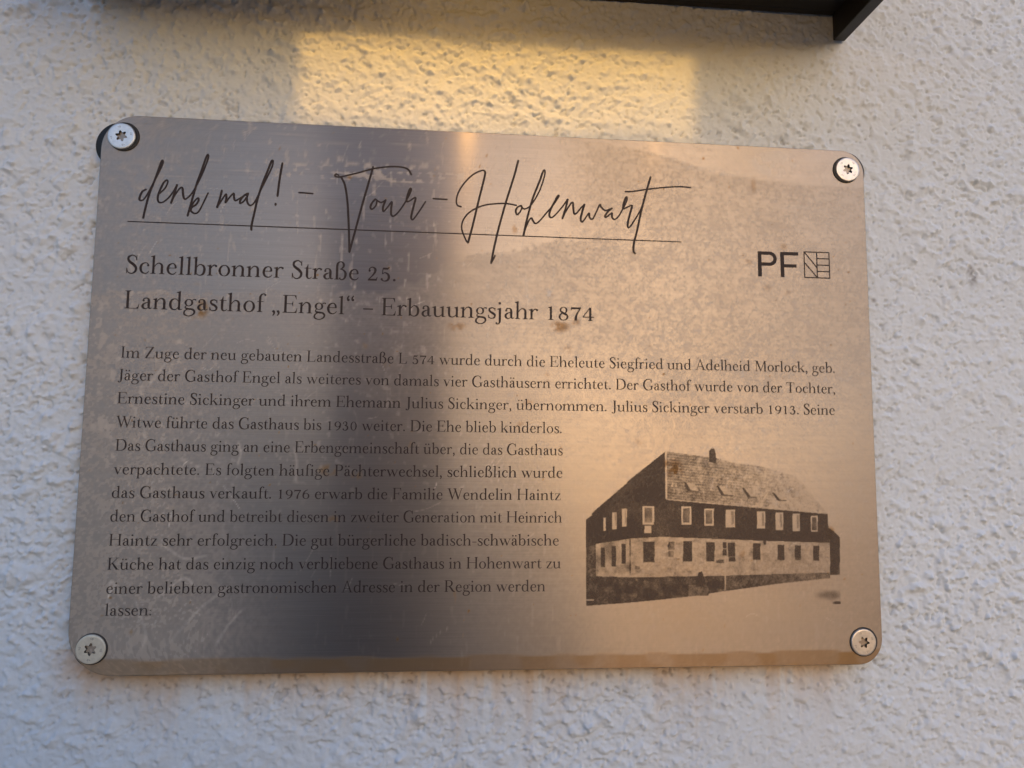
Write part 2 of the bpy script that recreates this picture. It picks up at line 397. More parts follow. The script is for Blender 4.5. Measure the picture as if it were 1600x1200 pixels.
def g_f(g): g.stem(135, 0, 520); g.R((135, 500, 80), (142, 590, 74), (185, 668, 46), (250, 698, 32), (305, 690, 36)); g.ball(315, 660, 38); g.box(40, 392, 265, 418); g.sb(135); return 300
def g_g(g):
    g.ring(205, 282, 155, 138, 72, 26); g.R((325, 372, 24), (370, 408, 28), (425, 412, 34)); g.ball(432, 398, 28)
    g.R((130, 172, 24), (85, 122, 34), (108, 66, 48), (215, 45, 60), (345, 25, 66), (412, -50, 66), (380, -150, 50), (270, -215, 30), (160, -215, 32), (62, -160, 54), (55, -70, 52), (110, 0, 36), (180, 40, 26)); return 465
def g_h(g): g.lstem(108, 700); _arch(g, 108, 408); return 535
def g_i(g): g.lstem(128, 412); g.ball(120, 600, 50); return 262
def g_j(g): g.R((128, 360, 80), (128, 100, 80), (128, -60, 78), (108, -170, 52), (55, -222, 32), (10, -222, 30)); g.ball(2, -190, 38); g.flag(128, 412); g.ball(120, 600, 50); return 265
def g_k(g):
    g.lstem(108, 700); g.R((148, 178, 26), (260, 285, 26), (375, 400, 28)); g.box(300, 392, 480, 414); g.R((228, 262, 60), (330, 140, 80), (432, 10, 84)); g.box(345, 0, 535, 20); return 525
def g_l(g): g.lstem(125, 700); return 258
def g_m(g): g.lstem(108, 412); _arch(g, 108, 402); _arch(g, 402, 696); return 822
def g_n(g): g.lstem(108, 412); _arch(g, 108, 408); return 540
def g_o(g): g.ring(245, 207, 208, 220, 86, 28); return 490
def g_p(g): g.stem(108, -225, 352); g.flag(108, 412); _bowl_r(g, 108); g.sb(108, 80, -235); return 510
def g_r(g): g.lstem(108, 412); g.R((142, 280, 22), (180, 360, 32), (238, 405, 40), (305, 398, 42)); g.ball(318, 372, 42); return 370
def g_s(g):
    g.R((300, 300, 20), (292, 365, 26), (235, 408, 32), (175, 414, 36), (98, 372, 60), (92, 300, 64), (150, 245, 76), (240, 192, 80), (300, 118, 66), (280, 40, 54), (205, 2, 34), (130, 6, 30), (78, 50, 26), (62, 130, 18))
    g.R((304, 412, 18), (304, 290, 22)); g.R((60, 4, 18), (58, 136, 22)); return 360
def g_t(g): g.R((130, 400, 80), (130, 250, 80), (130, 120, 80), (150, 40, 62), (200, 10, 38), (262, 28, 26), (298, 72, 18)); g.box(34, 392, 285, 416); g.poly((60, 400), (170, 400), (170, 560), (150, 560), (118, 465)); return 315
def g_u(g): g.R((110, 370, 80), (110, 220, 80), (112, 120, 78), (138, 38, 60), (215, 6, 36), (290, 26, 28), (365, 90, 22)); g.flag(110, 412); g.stem(400, 40, 352); g.flag(400, 412); g.poly((360, 60), (440, 60), (440, 34), (505, 22), (505, 4), (385, -6), (362, 20)); return 530
def _vee(g, x, h=412, s=1.0, tk=86):
    g.poly((x + 50, h - 10), (x + 50 + tk, h - 10), (x + 262 * s, 95), (x + 238 * s, -8), (x + 212 * s, -8)); g.poly((x + 214 * s, -8), (x + 240 * s, -8), (x + 408 * s, h - 10), (x + 378 * s, h - 10), (x + 236 * s, 60))
def g_v(g): _vee(g, 0); g.box(2, 394, 190, 414); g.box(312, 394, 462, 414); return 465
def g_w(g): _vee(g, 0); _vee(g, 255); g.box(2, 394, 190, 414); g.box(258, 394, 440, 414); g.box(570, 394, 715, 414); return 718
def g_z(g): g.box(60, 388, 370, 412); g.box(40, 0, 385, 24); g.poly((40, 20), (128, 20), (370, 392), (280, 392)); g.R((66, 412, 22), (58, 290, 14)); g.R((378, 0, 22), (392, 135, 14)); return 420
def g_ss(g):
    g.R((108, 0, 80), (108, 300, 80), (108, 520, 80), (135, 640, 62), (210, 694, 34), (295, 680, 50), (345, 600, 76), (335, 500, 66), (270, 430, 36), (215, 402, 26)); g.sb(108, 80, 0, 58, 30)
    g.R((240, 412, 28), (340, 370, 54), (415, 270, 80), (412, 140, 80), (360, 35, 56), (275, -4, 34), (215, 20, 30)); g.ball(212, 48, 34); return 510
def C_A(g): g.R((95, 10, 30), (205, 330, 30), (328, 690, 30)); g.poly((300, 690), (338, 695), (598, 10), (500, 10)); g.box(175, 218, 440, 246); g.box(5, 0, 205, 20); g.box(425, 0, 672, 20); return 675
def C_D(g): g.cstem(140); g.R((110, 666, 28), (320, 666, 28), (490, 620, 60), (600, 490, 92), (622, 340, 98), (600, 190, 92), (490, 60, 60), (320, 14, 28), (110, 14, 28)); return 720
def _top_arm(g, x0, x1): g.box(x0, 654, x1, 680); g.poly((x1 - 70, 656), (x1 - 30, 600), (x1 - 6, 520), (x1 + 10, 520), (x1, 680))
def _bot_arm(g, x0, x1): g.box(x0, 0, x1, 26); g.poly((x1, 0), (x1 + 26, 185), (x1 + 10, 185), (x1 - 20, 90), (x1 - 80, 24))
def C_E(g): g.cstem(140); _top_arm(g, 80, 520); _bot_arm(g, 80, 540); g.box(150, 334, 400, 360); g.poly((396, 255), (414, 255), (414, 440), (396, 440), (370, 347)); return 605
def C_F(g): g.cstem(140); _top_arm(g, 80, 515); g.box(150, 330, 400, 356); g.poly((396, 250), (414, 250), (414, 436), (396, 436), (370, 343)); return 560
def C_G(g):
    g.R((582, 500, 18), (545, 600, 26), (470, 672, 32), (370, 688, 36), (205, 625, 76), (110, 475, 94), (92, 340, 98), (110, 205, 94), (205, 55, 76), (370, -6, 36), (490, 18, 34), (590, 70, 28)); g.poly((575, 470), (592, 470), (592, 695), (574, 695), (540, 620))
    g.box(548, 30, 636, 270); g.box(470, 258, 700, 278); return 715
def C_H(g): g.cstem(140); g.cstem(610); g.box(150, 336, 600, 364); return 750
def C_I(g): g.cstem(165); return 335
def C_J(g): g.R((220, 660, 88), (220, 300, 88), (220, 60, 86), (200, -60, 60), (140, -120, 34), (80, -115, 32)); g.ball(68, -82, 42); g.sb(220, 88, 680, up=-1); return 370
def C_K(g): g.cstem(140); g.R((180, 260, 28), (360, 450, 28), (560, 665, 30)); g.box(450, 660, 665, 680); g.R((290, 375, 70), (430, 190, 92), (570, 10, 94)); g.box(470, 0, 700, 20); return 695
def C_L(g): g.cstem(140); _bot_arm(g, 80, 520); return 585
def C_M(g): g.R((140, 10, 32), (150, 340, 32), (160, 670, 32)); g.box(40, 0, 245, 20); g.poly((110, 680), (220, 680), (450, 90), (440, 0), (405, 0)); g.R((425, 30, 30), (560, 350, 30), (690, 675, 30)); g.stem(710, 0, 680, 88); g.sb(710, 88); g.box(660, 660, 820, 680); g.box(40, 660, 200, 680); return 850
def _pb(g): g.R((110, 666, 28), (300, 666, 28), (420, 625, 60), (470, 505, 92), (420, 375, 62), (300, 328, 28), (150, 328, 24))
def C_P(g): g.cstem(140); _pb(g); return 560
def C_R(g): g.cstem(140); _pb(g); g.R((310, 330, 70), (400, 240, 86), (490, 110, 88), (570, 28, 66), (660, 4, 26)); return 665
def C_S(g):
    g.R((388, 500, 20), (375, 600, 28), (305, 672, 36), (225, 686, 40), (118, 622, 72), (105, 510, 76), (180, 415, 92), (300, 325, 98), (385, 205, 84), (362, 75, 70), (265, -4, 40), (165, 4, 36), (95, 70, 30), (68, 190, 18))
    g.R((394, 692, 18), (394, 490, 24)); g.R((64, -8, 18), (62, 205, 24)); return 465
def C_T(g): g.stem(310, 0, 680, 88); g.sb(310, 88); _top_arm(g, 60, 575); g.poly((45, 680), (35, 520), (51, 520), (75, 600), (115, 656)); return 620
def C_W(g):
    for x, in ((0,), (345,)):
        g.poly((x + 55, 672), (x + 150, 672), (x + 330, 130), (x + 318, -8), (x + 285, -8)); g.poly((x + 288, -8), (x + 316, -8), (x + 520, 672), (x + 486, 672), (x + 305, 90))
    g.box(0, 660, 220, 680); g.box(350, 660, 560, 680); g.box(770, 660, 945, 680); return 925
def C_Z(g): g.box(70, 654, 530, 680); g.box(40, 0, 555, 26); g.poly((40, 20), (150, 20), (530, 660), (418, 660)); g.R((75, 680, 24), (62, 510, 14)); g.R((548, 0, 24), (572, 185, 14)); return 600
def D0(g): g.ring(245, 262, 192, 272, 78, 28); return 490
def D1(g): g.stem(240, 0, 480); g.flag(240, 532); g.sb(240); return 480
def D2(g): g.R((98, 390, 40), (118, 470, 36), (205, 528, 36), (312, 470, 74), (318, 365, 78), (255, 240, 54), (160, 130, 36), (62, 30, 28)); g.ball(112, 385, 42); g.poly((45, 0), (380, 0), (412, 150), (392, 152), (350, 72), (115, 72)); return 470
def D3(g): g.R((95, 420, 36), (130, 498, 34), (212, 526, 36), (302, 455, 70), (285, 345, 52), (185, 290, 28)); g.R((185, 292, 28), (310, 260, 62), (360, 150, 86), (312, 40, 66), (205, -2, 36), (90, 40, 36)); g.ball(98, 72, 44); g.ball(108, 430, 36); return 480
def D4(g): g.R((310, 525, 28), (190, 360, 28), (38, 160, 30)); g.box(28, 128, 460, 166); g.stem(318, 0, 520, 82); g.sb(318, 82, 0, 46, 46); return 490
def D5(g): g.R((115, 275, 26), (205, 326, 36), (318, 270, 70), (358, 150, 86), (310, 35, 66), (195, -4, 36), (88, 36, 34)); g.ball(94, 66, 42); g.R((115, 272, 26), (126, 390, 26), (138, 500, 28)); g.poly((128, 450), (320, 445), (375, 545), (356, 550), (315, 520), (138, 524)); return 470
def D6(g): g.ring(250, 168, 198, 178, 82, 30); g.R((88, 170, 84), (112, 320, 76), (205, 465, 48), (350, 540, 28)); return 490
def D7(g): g.poly((62, 452), (410, 452), (432, 525), (62, 525)); g.R((62, 540, 18), (50, 400, 20)); g.R((415, 500, 32), (300, 320, 50), (235, 150, 78), (220, 0, 88)); return 470
def D8(g): g.ring(245, 400, 150, 134, 64, 28); g.ring(245, 142, 190, 154, 76, 30); g.R((155, 340, 56), (255, 270, 80), (355, 205, 50)); return 490
def D9(g): g.ring(245, 358, 198, 174, 82, 30); g.R((404, 360, 84), (380, 205, 76), (290, 65, 48), (145, -12, 28)); return 490
def p_dot(g): g.ball(90, 44, 50); return 205
def p_colon(g): g.ball(90, 44, 50); g.ball(88, 290, 34); return 215
def _cm(g, x, y, s=1): g.ball(x, y, 50); g.R((x + 22 * s, y + 8 * s, 56), (x + 26 * s, y - 75 * s, 52), (x - 28 * s, y - 165 * s, 30))
def p_com(g): _cm(g, 92, 44); return 210
def p_lq(g): _cm(g, 92, 40); _cm(g, 255, 40); return 375
def p_rq(g): _cm(g, 110, 560, -1); _cm(g, 275, 560, -1); return 380
def p_hy(g): g.box(40, 188, 285, 226); return 325
def p_da(g): g.box(40, 205, 400, 250); return 440

GLYPHS = dict(a=g_a, b=g_b, c=g_c, d=g_d, e=g_e, f=g_f, g=g_g, h=g_h, i=g_i, j=g_j, k=g_k, l=g_l, m=g_m, n=g_n, o=g_o, p=g_p, r=g_r, s=g_s, t=g_t, u=g_u, v=g_v, w=g_w, z=g_z,
              A=C_A, D=C_D, E=C_E, F=C_F, G=C_G, H=C_H, I=C_I, J=C_J, K=C_K, L=C_L, M=C_M, P=C_P, R=C_R, S=C_S, T=C_T, W=C_W, Z=C_Z)
GLYPHS.update({'ß': g_ss, '0': D0, '1': D1, '2': D2, '3': D3, '4': D4, '5': D5, '6': D6, '7': D7, '8': D8, '9': D9, '.': p_dot, ':': p_colon, ',': p_com, '„': p_lq, '“': p_rq, '-': p_hy, '–': p_da})
_cache = {}
def glyph(ch):
    if ch not in _cache:
        g = Glyph()
        if ch in 'äöü':
            base = dict(zip('äöü', 'aou'))[ch]
            adv = GLYPHS[base](g)
            cx = {'ä': 205, 'ö': 245, 'ü': 250}[ch]
            g.ball(cx - 88, 588, 46); g.ball(cx + 88, 588, 46)
        else:
            adv = GLYPHS[ch](g)
        _cache[ch] = (g.polys, adv)
    return _cache[ch]

class Ink:
    """collects flat printed shapes (plate millimetres) lying a few microns apart just above the plate"""
    def __init__(s): s.v, s.f, s.k = [], [], 0
    def lift(s):
        s.k += 1
        return YF - 0.00003 - (s.k % 40) * 1.2e-6
    def poly(s, pts):
        y = s.lift(); b = len(s.v)
        P = np.asarray(pts)
        area = np.sum(P[:, 0] * np.roll(P[:, 1], -1) - P[:, 1] * np.roll(P[:, 0], -1))
        if area < 0: P = P[::-1]
        s.v += [(p[0] / 1000, y, p[1] / 1000) for p in P]
        s.f.append(tuple(range(b, b + len(P))))
    def strip(s, A, B, slope=0.0):
        y = s.lift(); b = len(s.v); n = len(A)
        for i in range(n):
            s.v.append((A[i][0] / 1000, y - slope * i, A[i][1] / 1000)); s.v.append((B[i][0] / 1000, y - slope * i, B[i][1] / 1000))
        for i in range(n - 1):
            a, c = b + 2 * i, b + 2 * i + 2
            s.f.append((a, a + 1, c + 1, c))
    def text(s, txt, x, z, width, cap):
        """one line of serif text: cap height in mm, squeezed to the measured width in mm"""
        k = cap / 680.0
        adv = [240 if c == ' ' else glyph(c)[1] for c in txt]
        kx = width / (sum(adv) - 60)
        px = x
        for c, a in zip(txt, adv):
            if c != ' ':
                for p in glyph(c)[0]:
                    T = lambda q: np.stack([px + (q[:, 0] - 25) * kx, z + q[:, 1] * k], 1)
                    if p[0] == 'poly': s.poly(T(p[1]))
                    else: s.strip(T(p[1]), T(p[2]))
            px += a * kx
        return kx / k
    def pen(s, flat):
        """one handwritten stroke: swells on the way down"""
        P = catmull(np.array(flat).reshape(-1, 2), 8)
        d = np.gradient(P, axis=0); d /= np.maximum(np.linalg.norm(d, axis=1), 1e-9)[:, None]
        w = .62 + .28 * np.clip(-d[:, 1] - .25, 0, 1)
        w = np.convolve(np.pad(w, 4, mode='edge'), np.ones(9) / 9, 'valid')
        n = np.stack([-d[:, 1], d[:, 0]], 1) * (w / 2)[:, None]
        s.strip(P + n, P - n, 4e-8)
        for q, r in ((P[0], w[0] / 2), (P[-1], w[-1] / 2)):
            s.poly([(q[0] + r * math.cos(t), q[1] + r * math.sin(t)) for t in np.linspace(0, 2 * math.pi, 11)[:-1]])
    def line(s, x0, z0, x1, z1, w):
        d = np.array([x1 - x0, z1 - z0]); d /= np.linalg.norm(d); n = np.array([-d[1], d[0]]) * w / 2
        a, b = np.array([x0, z0]), np.array([x1, z1])
        s.poly([a - n, b - n, b + n, a + n])
    def build(s, name, mat, parent): return mesh_obj(name, s.v, s.f, mat, parent)
# ------------------------------------------------------------------ ground
M_GROUND = simple_mat('pale_paving', (.28,.21,.15), .85, noise=.25, nscale=3.0)
gr = mesh_obj('ground', [(-400, -400, 0), (400, -400, 0), (400, 400, 0), (-400, 400, 0)], [(0, 1, 2, 3)], M_GROUND)
gr['kind'] = 'structure'

# ------------------------------------------------------------------ rough stucco wall
M_STUCCO = stucco_mat()
def stucco_tile(n=1600):
    """periodic 0.64 m tile of trowel-thrown rough plaster, metres of relief"""
    a = fft_gauss((n, n), 3.0, 2.6)
    b = fft_gauss((n, n), 5.4, 4.7)
    c = fft_gauss((n, n), 1.25, 1.15)
    d = fft_gauss((n, n), 26, 24)
    amp = np.clip(1.0 + .22 * fft_gauss((n, n), 55, 55), .5, 1.5)  # some areas thrown rougher than others
    lumps = np.maximum(a * .85 + b * .55 - .10, 0) ** .8           # rounded grains standing on the coat
    sharp = np.maximum(c + .4 * a - .9, 0)                         # single coarse sand grains
    pits = np.maximum(-(a * .8 + c * .7) - 1.25, 0)                # small holes between them
    h = amp * (.00047 * lumps + .00007 * c + .00026 * sharp - .00058 * np.minimum(pits, 1.0)) + .00030 * d
    return h, np.clip(pits, 0, 1)
def build_wall():
    step = .0004
    fx = np.arange(-.27, .2901, step); fz = np.arange(-.205, .2401, step)
    coarse = lambda a, b, s: np.arange(a, b, s)
    xs = np.concatenate([np.linspace(-6, -.29, 90)[:-1], np.linspace(-.29, -.27, 12)[:-1], fx, np.linspace(.29, .31, 12)[1:], np.linspace(.31, 6, 90)[1:]])
    zs = np.concatenate([np.linspace(-Z0 - .05, -.22, 50)[:-1], np.linspace(-.22, -.205, 10)[:-1], fz, np.linspace(.24, .26, 12)[1:], np.linspace(.26, 3.6 - Z0, 60)[1:]])
    t, tp = stucco_tile(); n = t.shape[0]
    ix = np.round(xs / step).astype(int) % n; iz = np.round(zs / step).astype(int) % n
    h = t[np.ix_(iz, ix)]; pit = tp[np.ix_(iz, ix)]
    X, Z = np.meshgrid(xs, zs)
    co = np.stack([X, -h, Z + Z0], -1)
    r = np.hypot((X - .2010) / 1.0, (Z - .0535) / 2.2)
    dirt = np.clip(1.3 - r / .0022, 0, 1) * sstep(.0, .0006, h + .0003)
    for px, pz, pr in ((-.157, .0565, .0013), (.157, .042, .0012), (-.158, .098, .0007), (.154, .118, .0009), (-.060, .1035, .0006), (.148, -.075, .0012), (-.16, -.075, .0012)):
        dirt = np.maximum(dirt, np.clip(1.2 - np.hypot(X - px, Z - pz) / pr, 0, 1) * .6)
    # grime caught in the holes, more of it close round the plate; brown tint just below the plate, fading downwards
    qx, qz = np.maximum(np.abs(X) - .150, 0), np.maximum(np.abs(Z) - .1024, 0)
    near = np.exp(-np.hypot(qx, qz) / .011)
    dirt = np.clip(np.maximum(dirt, sstep(.05, .9, pit) * (.05 + .45 * near)), 0, 1)
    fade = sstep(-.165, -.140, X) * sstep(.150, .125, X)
    reach = (t[np.ix_(iz * 0 + 40, ix)] - t.mean()) * 700
    brown_tint = np.clip(1.0 * np.exp(-np.maximum(-.1030 - Z, 0) / (.0085 * np.clip(1 + reach, .5, 1.8))) * fade * (Z < -.095), 0, .85)
    w = grid_obj('stucco_wall', co, len(xs), len(zs), M_STUCCO, flip=False, attrs={'dirt': dirt, 'brown_tint': brown_tint})
    # thickness: a back and a top so that the wall is a solid that shades the street in front of it
    w['label'] = 'rough white stucco house wall behind the steel plaque'
    w['category'] = 'wall'
    core = mesh_obj('wall_core', *box_geo(-6, 6, .004, .36, -.05, 3.6), M_STUCCO, w)
    return w
build_wall()

# ------------------------------------------------------------------ the plaque
W2, H2 = .150, .1024
RAD = {'tl': .0130, 'tr': .0095, 'br': .0095, 'bl': .0155}
THICK = .0018
plaque = empty('info_plaque', (0, 0, Z0), 'weathered brushed steel info plaque with black engraved lettering and a building picture', 'plaque')
M_PLATE, M_INK, M_PRINT = plate_mat(), ink_mat(), print_mat()

def half_limits(z):
    """left and right edge of the rounded plate at height z"""
    def side(rt, rb):
        if z > H2 - rt: q = z - (H2 - rt); return W2 - rt + math.sqrt(max(rt * rt - q * q, 0))
        if z < -H2 + rb: q = (-H2 + rb) - z; return W2 - rb + math.sqrt(max(rb * rb - q * q, 0))
        return W2
    return -side(RAD['tl'], RAD['bl']), side(RAD['tr'], RAD['br'])

def blob(X, Z, x, z, rx, rz, soft=.5):
    return sstep(1, 1 - soft, np.hypot((X - x) / rx, (Z - z) / rz))

def build_plate():
    nu = 620
    core = np.linspace(-H2 + .016, H2 - .016, 380)
    th = np.linspace(0, math.pi / 2, 22)[1:]
    zs = np.concatenate([(-H2 + .016 - .016 * np.sin(th))[::-1], core, H2 - .016 + .016 * np.sin(th)])
    lim = np.array([half_limits(z) for z in zs])
    u = np.linspace(0, 1, nu)
    X = lim[:, :1] + (lim[:, 1:] - lim[:, :1]) * u[None]
    Z = np.repeat(zs[:, None], nu, 1)
    # --- weathering maps sampled in plate millimetres (Xm, Zm)
    n = (1024, 1024); s = .0003
    pick = lambda T: T[(np.round(Z / s).astype(int)) % n[0], (np.round(X / s).astype(int)) % n[1]]
    big, mid, fine, grain = pick(fft_gauss(n, 40, 40)), pick(fft_gauss(n, 9, 9)), pick(fft_gauss(n, 2.2, 2.2)), pick(fft_gauss(n, .9, .9))
    streak = pick(fft_gauss(n, 22, 1.0)); vert = pick(fft_gauss(n, 1.2, 8))
    Xm, Zm = X * 1000, Z * 1000
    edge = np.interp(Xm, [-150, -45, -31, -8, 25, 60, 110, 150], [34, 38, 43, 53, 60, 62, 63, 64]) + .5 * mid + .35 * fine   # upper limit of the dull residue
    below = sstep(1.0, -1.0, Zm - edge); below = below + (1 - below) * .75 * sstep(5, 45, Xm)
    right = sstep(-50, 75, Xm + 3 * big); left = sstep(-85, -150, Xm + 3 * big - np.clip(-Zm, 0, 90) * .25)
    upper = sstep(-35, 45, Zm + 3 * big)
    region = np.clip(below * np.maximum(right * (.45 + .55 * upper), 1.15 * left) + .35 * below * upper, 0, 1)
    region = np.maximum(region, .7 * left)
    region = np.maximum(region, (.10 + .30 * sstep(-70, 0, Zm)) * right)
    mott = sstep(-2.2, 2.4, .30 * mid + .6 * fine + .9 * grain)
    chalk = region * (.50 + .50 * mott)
    # bare patches rubbed clean at the lower corners of the text and beside the top right screw
    film = blob(Xm, Zm, 113, 95.5, 12, 6.5, .2) * sstep(-.6, -.2, mid + .5 * fine)
    chalk = np.maximum(chalk, .35 * film); film_wear = .85 * film
    chalk = np.maximum(chalk, .55 * blob(Xm, Zm, -134, 80, 10, 7.5, .2) * sstep(-1.2, -.4, mid + fine))
    chalk = np.clip(chalk, 0, 1)
    # light rubs, scuffs and hairline scratches
    top_line = np.interp(Xm, [20, 60, 84, 103, 120, 150], [104, 98, 91.5, 88.5, 87.5, 87])
    chalk = chalk * (1 - .55 * sstep(-.4, .4, Zm - top_line) * sstep(10, 60, Xm))
    chalk = np.maximum(chalk, .35 * film)
    wear = film_wear + .36 * sstep(1.2, 2.3, streak) * sstep(55, 75, Zm) * sstep(-.3, .8, big + .5)
    wear += .8 * sstep(80.5, 81.5, Zm) * sstep(91, 88, Zm) * sstep(.1, 1.1, fine + .5 * streak) * sstep(-100, -80, Xm) * sstep(10, -20, Xm)
    wear += .55 * sstep(1.5, 2.5, vert + .4 * fine) * (.25 + .85 * sstep(-120, -95, Xm) * sstep(45, 15, Xm) * sstep(15, 40, Zm))
    wear += .26 * sstep(1.4, 2.4, fine + .5 * grain) * sstep(-60, -20, Zm)
    def scratch(pts, width, amount):
        nonlocal wear
        P = catmull(pts, 10)
        for a, b in zip(P[:-1], P[1:]):
            d = b - a; L2 = max(d @ d, 1e-9)
            sel = (Xm > min(a[0], b[0]) - 2) & (Xm < max(a[0], b[0]) + 2) & (Zm > min(a[1], b[1]) - 2) & (Zm < max(a[1], b[1]) + 2)
            x, z = Xm[sel], Zm[sel]
            q = np.clip(((x - a[0]) * d[0] + (z - a[1]) * d[1]) / L2, 0, 1)
            dist = np.hypot(x - a[0] - q * d[0], z - a[1] - q * d[1])
            wear[sel] += amount * sstep(width, width * .3, dist)
    scratch([(-148, 87.4), (-60, 87.0), (0, 86.8)], .30, -.35)
    scratch([(0, 86.8), (60, 87.0), (104, 87.3)], .30, .45)
    scratch([(97, 3), (101, 12), (104, 18), (104.5, 4)], .25, -.5)
    scratch([(60, 97.5), (72, 95), (84, 91.5), (96, 89.6), (103, 89)], .45, .5)
    for x_, z_, r_ in ((97, 91, 4.5), (101, 90, 3), (91, 90.5, 3)): wear += .5 * blob(Xm, Zm, x_, z_, r_, 1.5, .5) * sstep(-.3, .6, fine)
    for _ in range(90):
        x, z, a, L = RNG.uniform(-145, 145), RNG.uniform(-90, 98), RNG.normal(.9, .8), RNG.uniform(2, 11)
        scratch([(x, z), (x + L * .5 * math.cos(a), z + L * .5 * math.sin(a) + RNG.normal(0, .6)), (x + L * math.cos(a), z + L * math.sin(a))], .24, RNG.uniform(.12, .42))
    for pts in ([(-128, 0), (-122, 9), (-118, 12)], [(-133, -76), (-137, -70), (-137, -82)], [(-117, -93), (-106, -80), (-96, -72)], [(-121, -76), (-112, -69), (-108, -72)], [(-120, -57), (-112, -62), (-104, -61)],
                [(-128, -77), (-124, -88), (-125, -93)], [(-100, -93), (-96, -86), (-91, -80)], [(-74, -34), (-74, -27), (-75, -22)], [(-95, -28), (-94, -24), (-95, -20)]):
        scratch(pts, .8, .16)
    wear = np.clip(wear, 0, 1)
    # rust and drip stains, the yellowed strip of old protective film along the bottom edge
    stain = np.zeros_like(X)
    for x, z, rx, rz, k in ((-110.5, 29, 3.2, 4.5, .75), (-112, 39, 2.4, 3.5, .35), (-113, 22, 1.8, 7, .35), (-16, 25, 5, 2.6, .5), (24, 26, 5, 3, .6), (30, 28, 2.5, 2, .5), (69, -29, 4.5, 6, .75), (65, -27, 3, 3, .6),
                            (97, -61, 5, 3, .55), (131, -53, 3.2, 4.2, .7), (-62, -30, 5.5, 3, .6), (-52, -32, 3, 2.5, .5), (-60, -48, 3, 2, .5), (-94.5, 66.5, 2, 2.4, .5), (-71, 83, 1.2, 1.2, .4), (-58, 82, 1.6, 1.2, .6), (6, 64, 1.6, 2.6, .4),
                            (-50, 17, 2, 2.4, .35), (-33, -20, 1.5, 2.2, .45), (27, 17, 2.5, 2.6, .25), (12, -4, 3, 2, .3), (-43, 11, 1.6, 4, .25), (9, -13, 2.4, 3.2, .35), (116, 42, 2.4, 2, .25), (103, 86, 1.6, 5, .35), (100, 54, 3, 4, .25), (108, 44, 3, 2, .25),
                            (115, 61, 2.2, 2.4, .3), (-15, -76, 1.1, 4, .45), (19, 6, 2, 3, .25), (55, -18, 3.2, 3, .22), (112, -8, 2, 1.2, .4)):
        stain = np.maximum(stain, min(1.3 * k, .95) * blob(Xm, Zm, x, z, 1.1 * rx, 1.1 * rz, .8) * sstep(-1.2, .6, fine + mid * .6))
    strip = sstep(-96.6, -97.6, Zm + .25 * mid) * (.58 + .14 * sstep(-.5, .9, mid) + .14 * sstep(60, 130, Xm))
    stain = np.maximum(stain, strip)
    stain = np.maximum(stain, .06 + .05 * sstep(-1, 1.5, big) + .26 * right * sstep(10, -90, Zm))
    dots = sstep(2.9, 3.3, pick(fft_gauss(n, 1.1, 1.1)))
    stain = np.clip(np.maximum(stain, .8 * dots), 0, 1)
    co = np.stack([X, np.full_like(X, YF), Z], -1)
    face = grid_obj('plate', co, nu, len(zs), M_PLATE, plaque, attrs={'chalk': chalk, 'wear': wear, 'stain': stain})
    me = face.data
    # uv for the brushing direction
    uv = me.uv_layers.new(name='brush')
    li = np.zeros(len(me.loops), dtype=np.int32); me.loops.foreach_get('vertex_index', li)
    flat = co.reshape(-1, 3)[li]
    uv.data.foreach_set('uv', np.ascontiguousarray(np.stack([flat[:, 0] * 3 + .5, flat[:, 2] * 3 + .5], 1), dtype=np.float32).ravel())
    return face
plate = build_plate()

def plate_outline(off=0.0, n=14):
    pts = []
    for key, sx, sz, a0 in (('br', 1, -1, -90), ('tr', 1, 1, 0), ('tl', -1, 1, 90), ('bl', -1, -1, 180)):
        r = RAD[key]
        for k in range(n):
            a = math.radians(a0 + 90 * k / (n - 1))
            pts.append((sx * (W2 - r) + (r + off) * math.cos(a), sz * (H2 - r) + (r + off) * math.sin(a)))
    return pts
M_EDGE = simple_mat('dull_cut_steel', (.30, .27, .24), .45, 1.0, noise=.3, nscale=300)
rings = [(0.0, YF), (.00014, YF + .00006), (.00020, YF + .0002), (.00020, YF + THICK)]
ev, ef = [], []
for off, y in rings: ev += [(x, y, z) for x, z in plate_outline(off)]
N = len(plate_outline())
for i in range(len(rings) - 1):
    for k in range(N): ef.append((i * N + k, i * N + (k + 1) % N, (i + 1) * N + (k + 1) % N, (i + 1) * N + k))
ef.append(tuple(range((len(rings) - 1) * N, len(rings) * N)))
mesh_obj('plate_edge', ev, ef, M_EDGE, plaque)

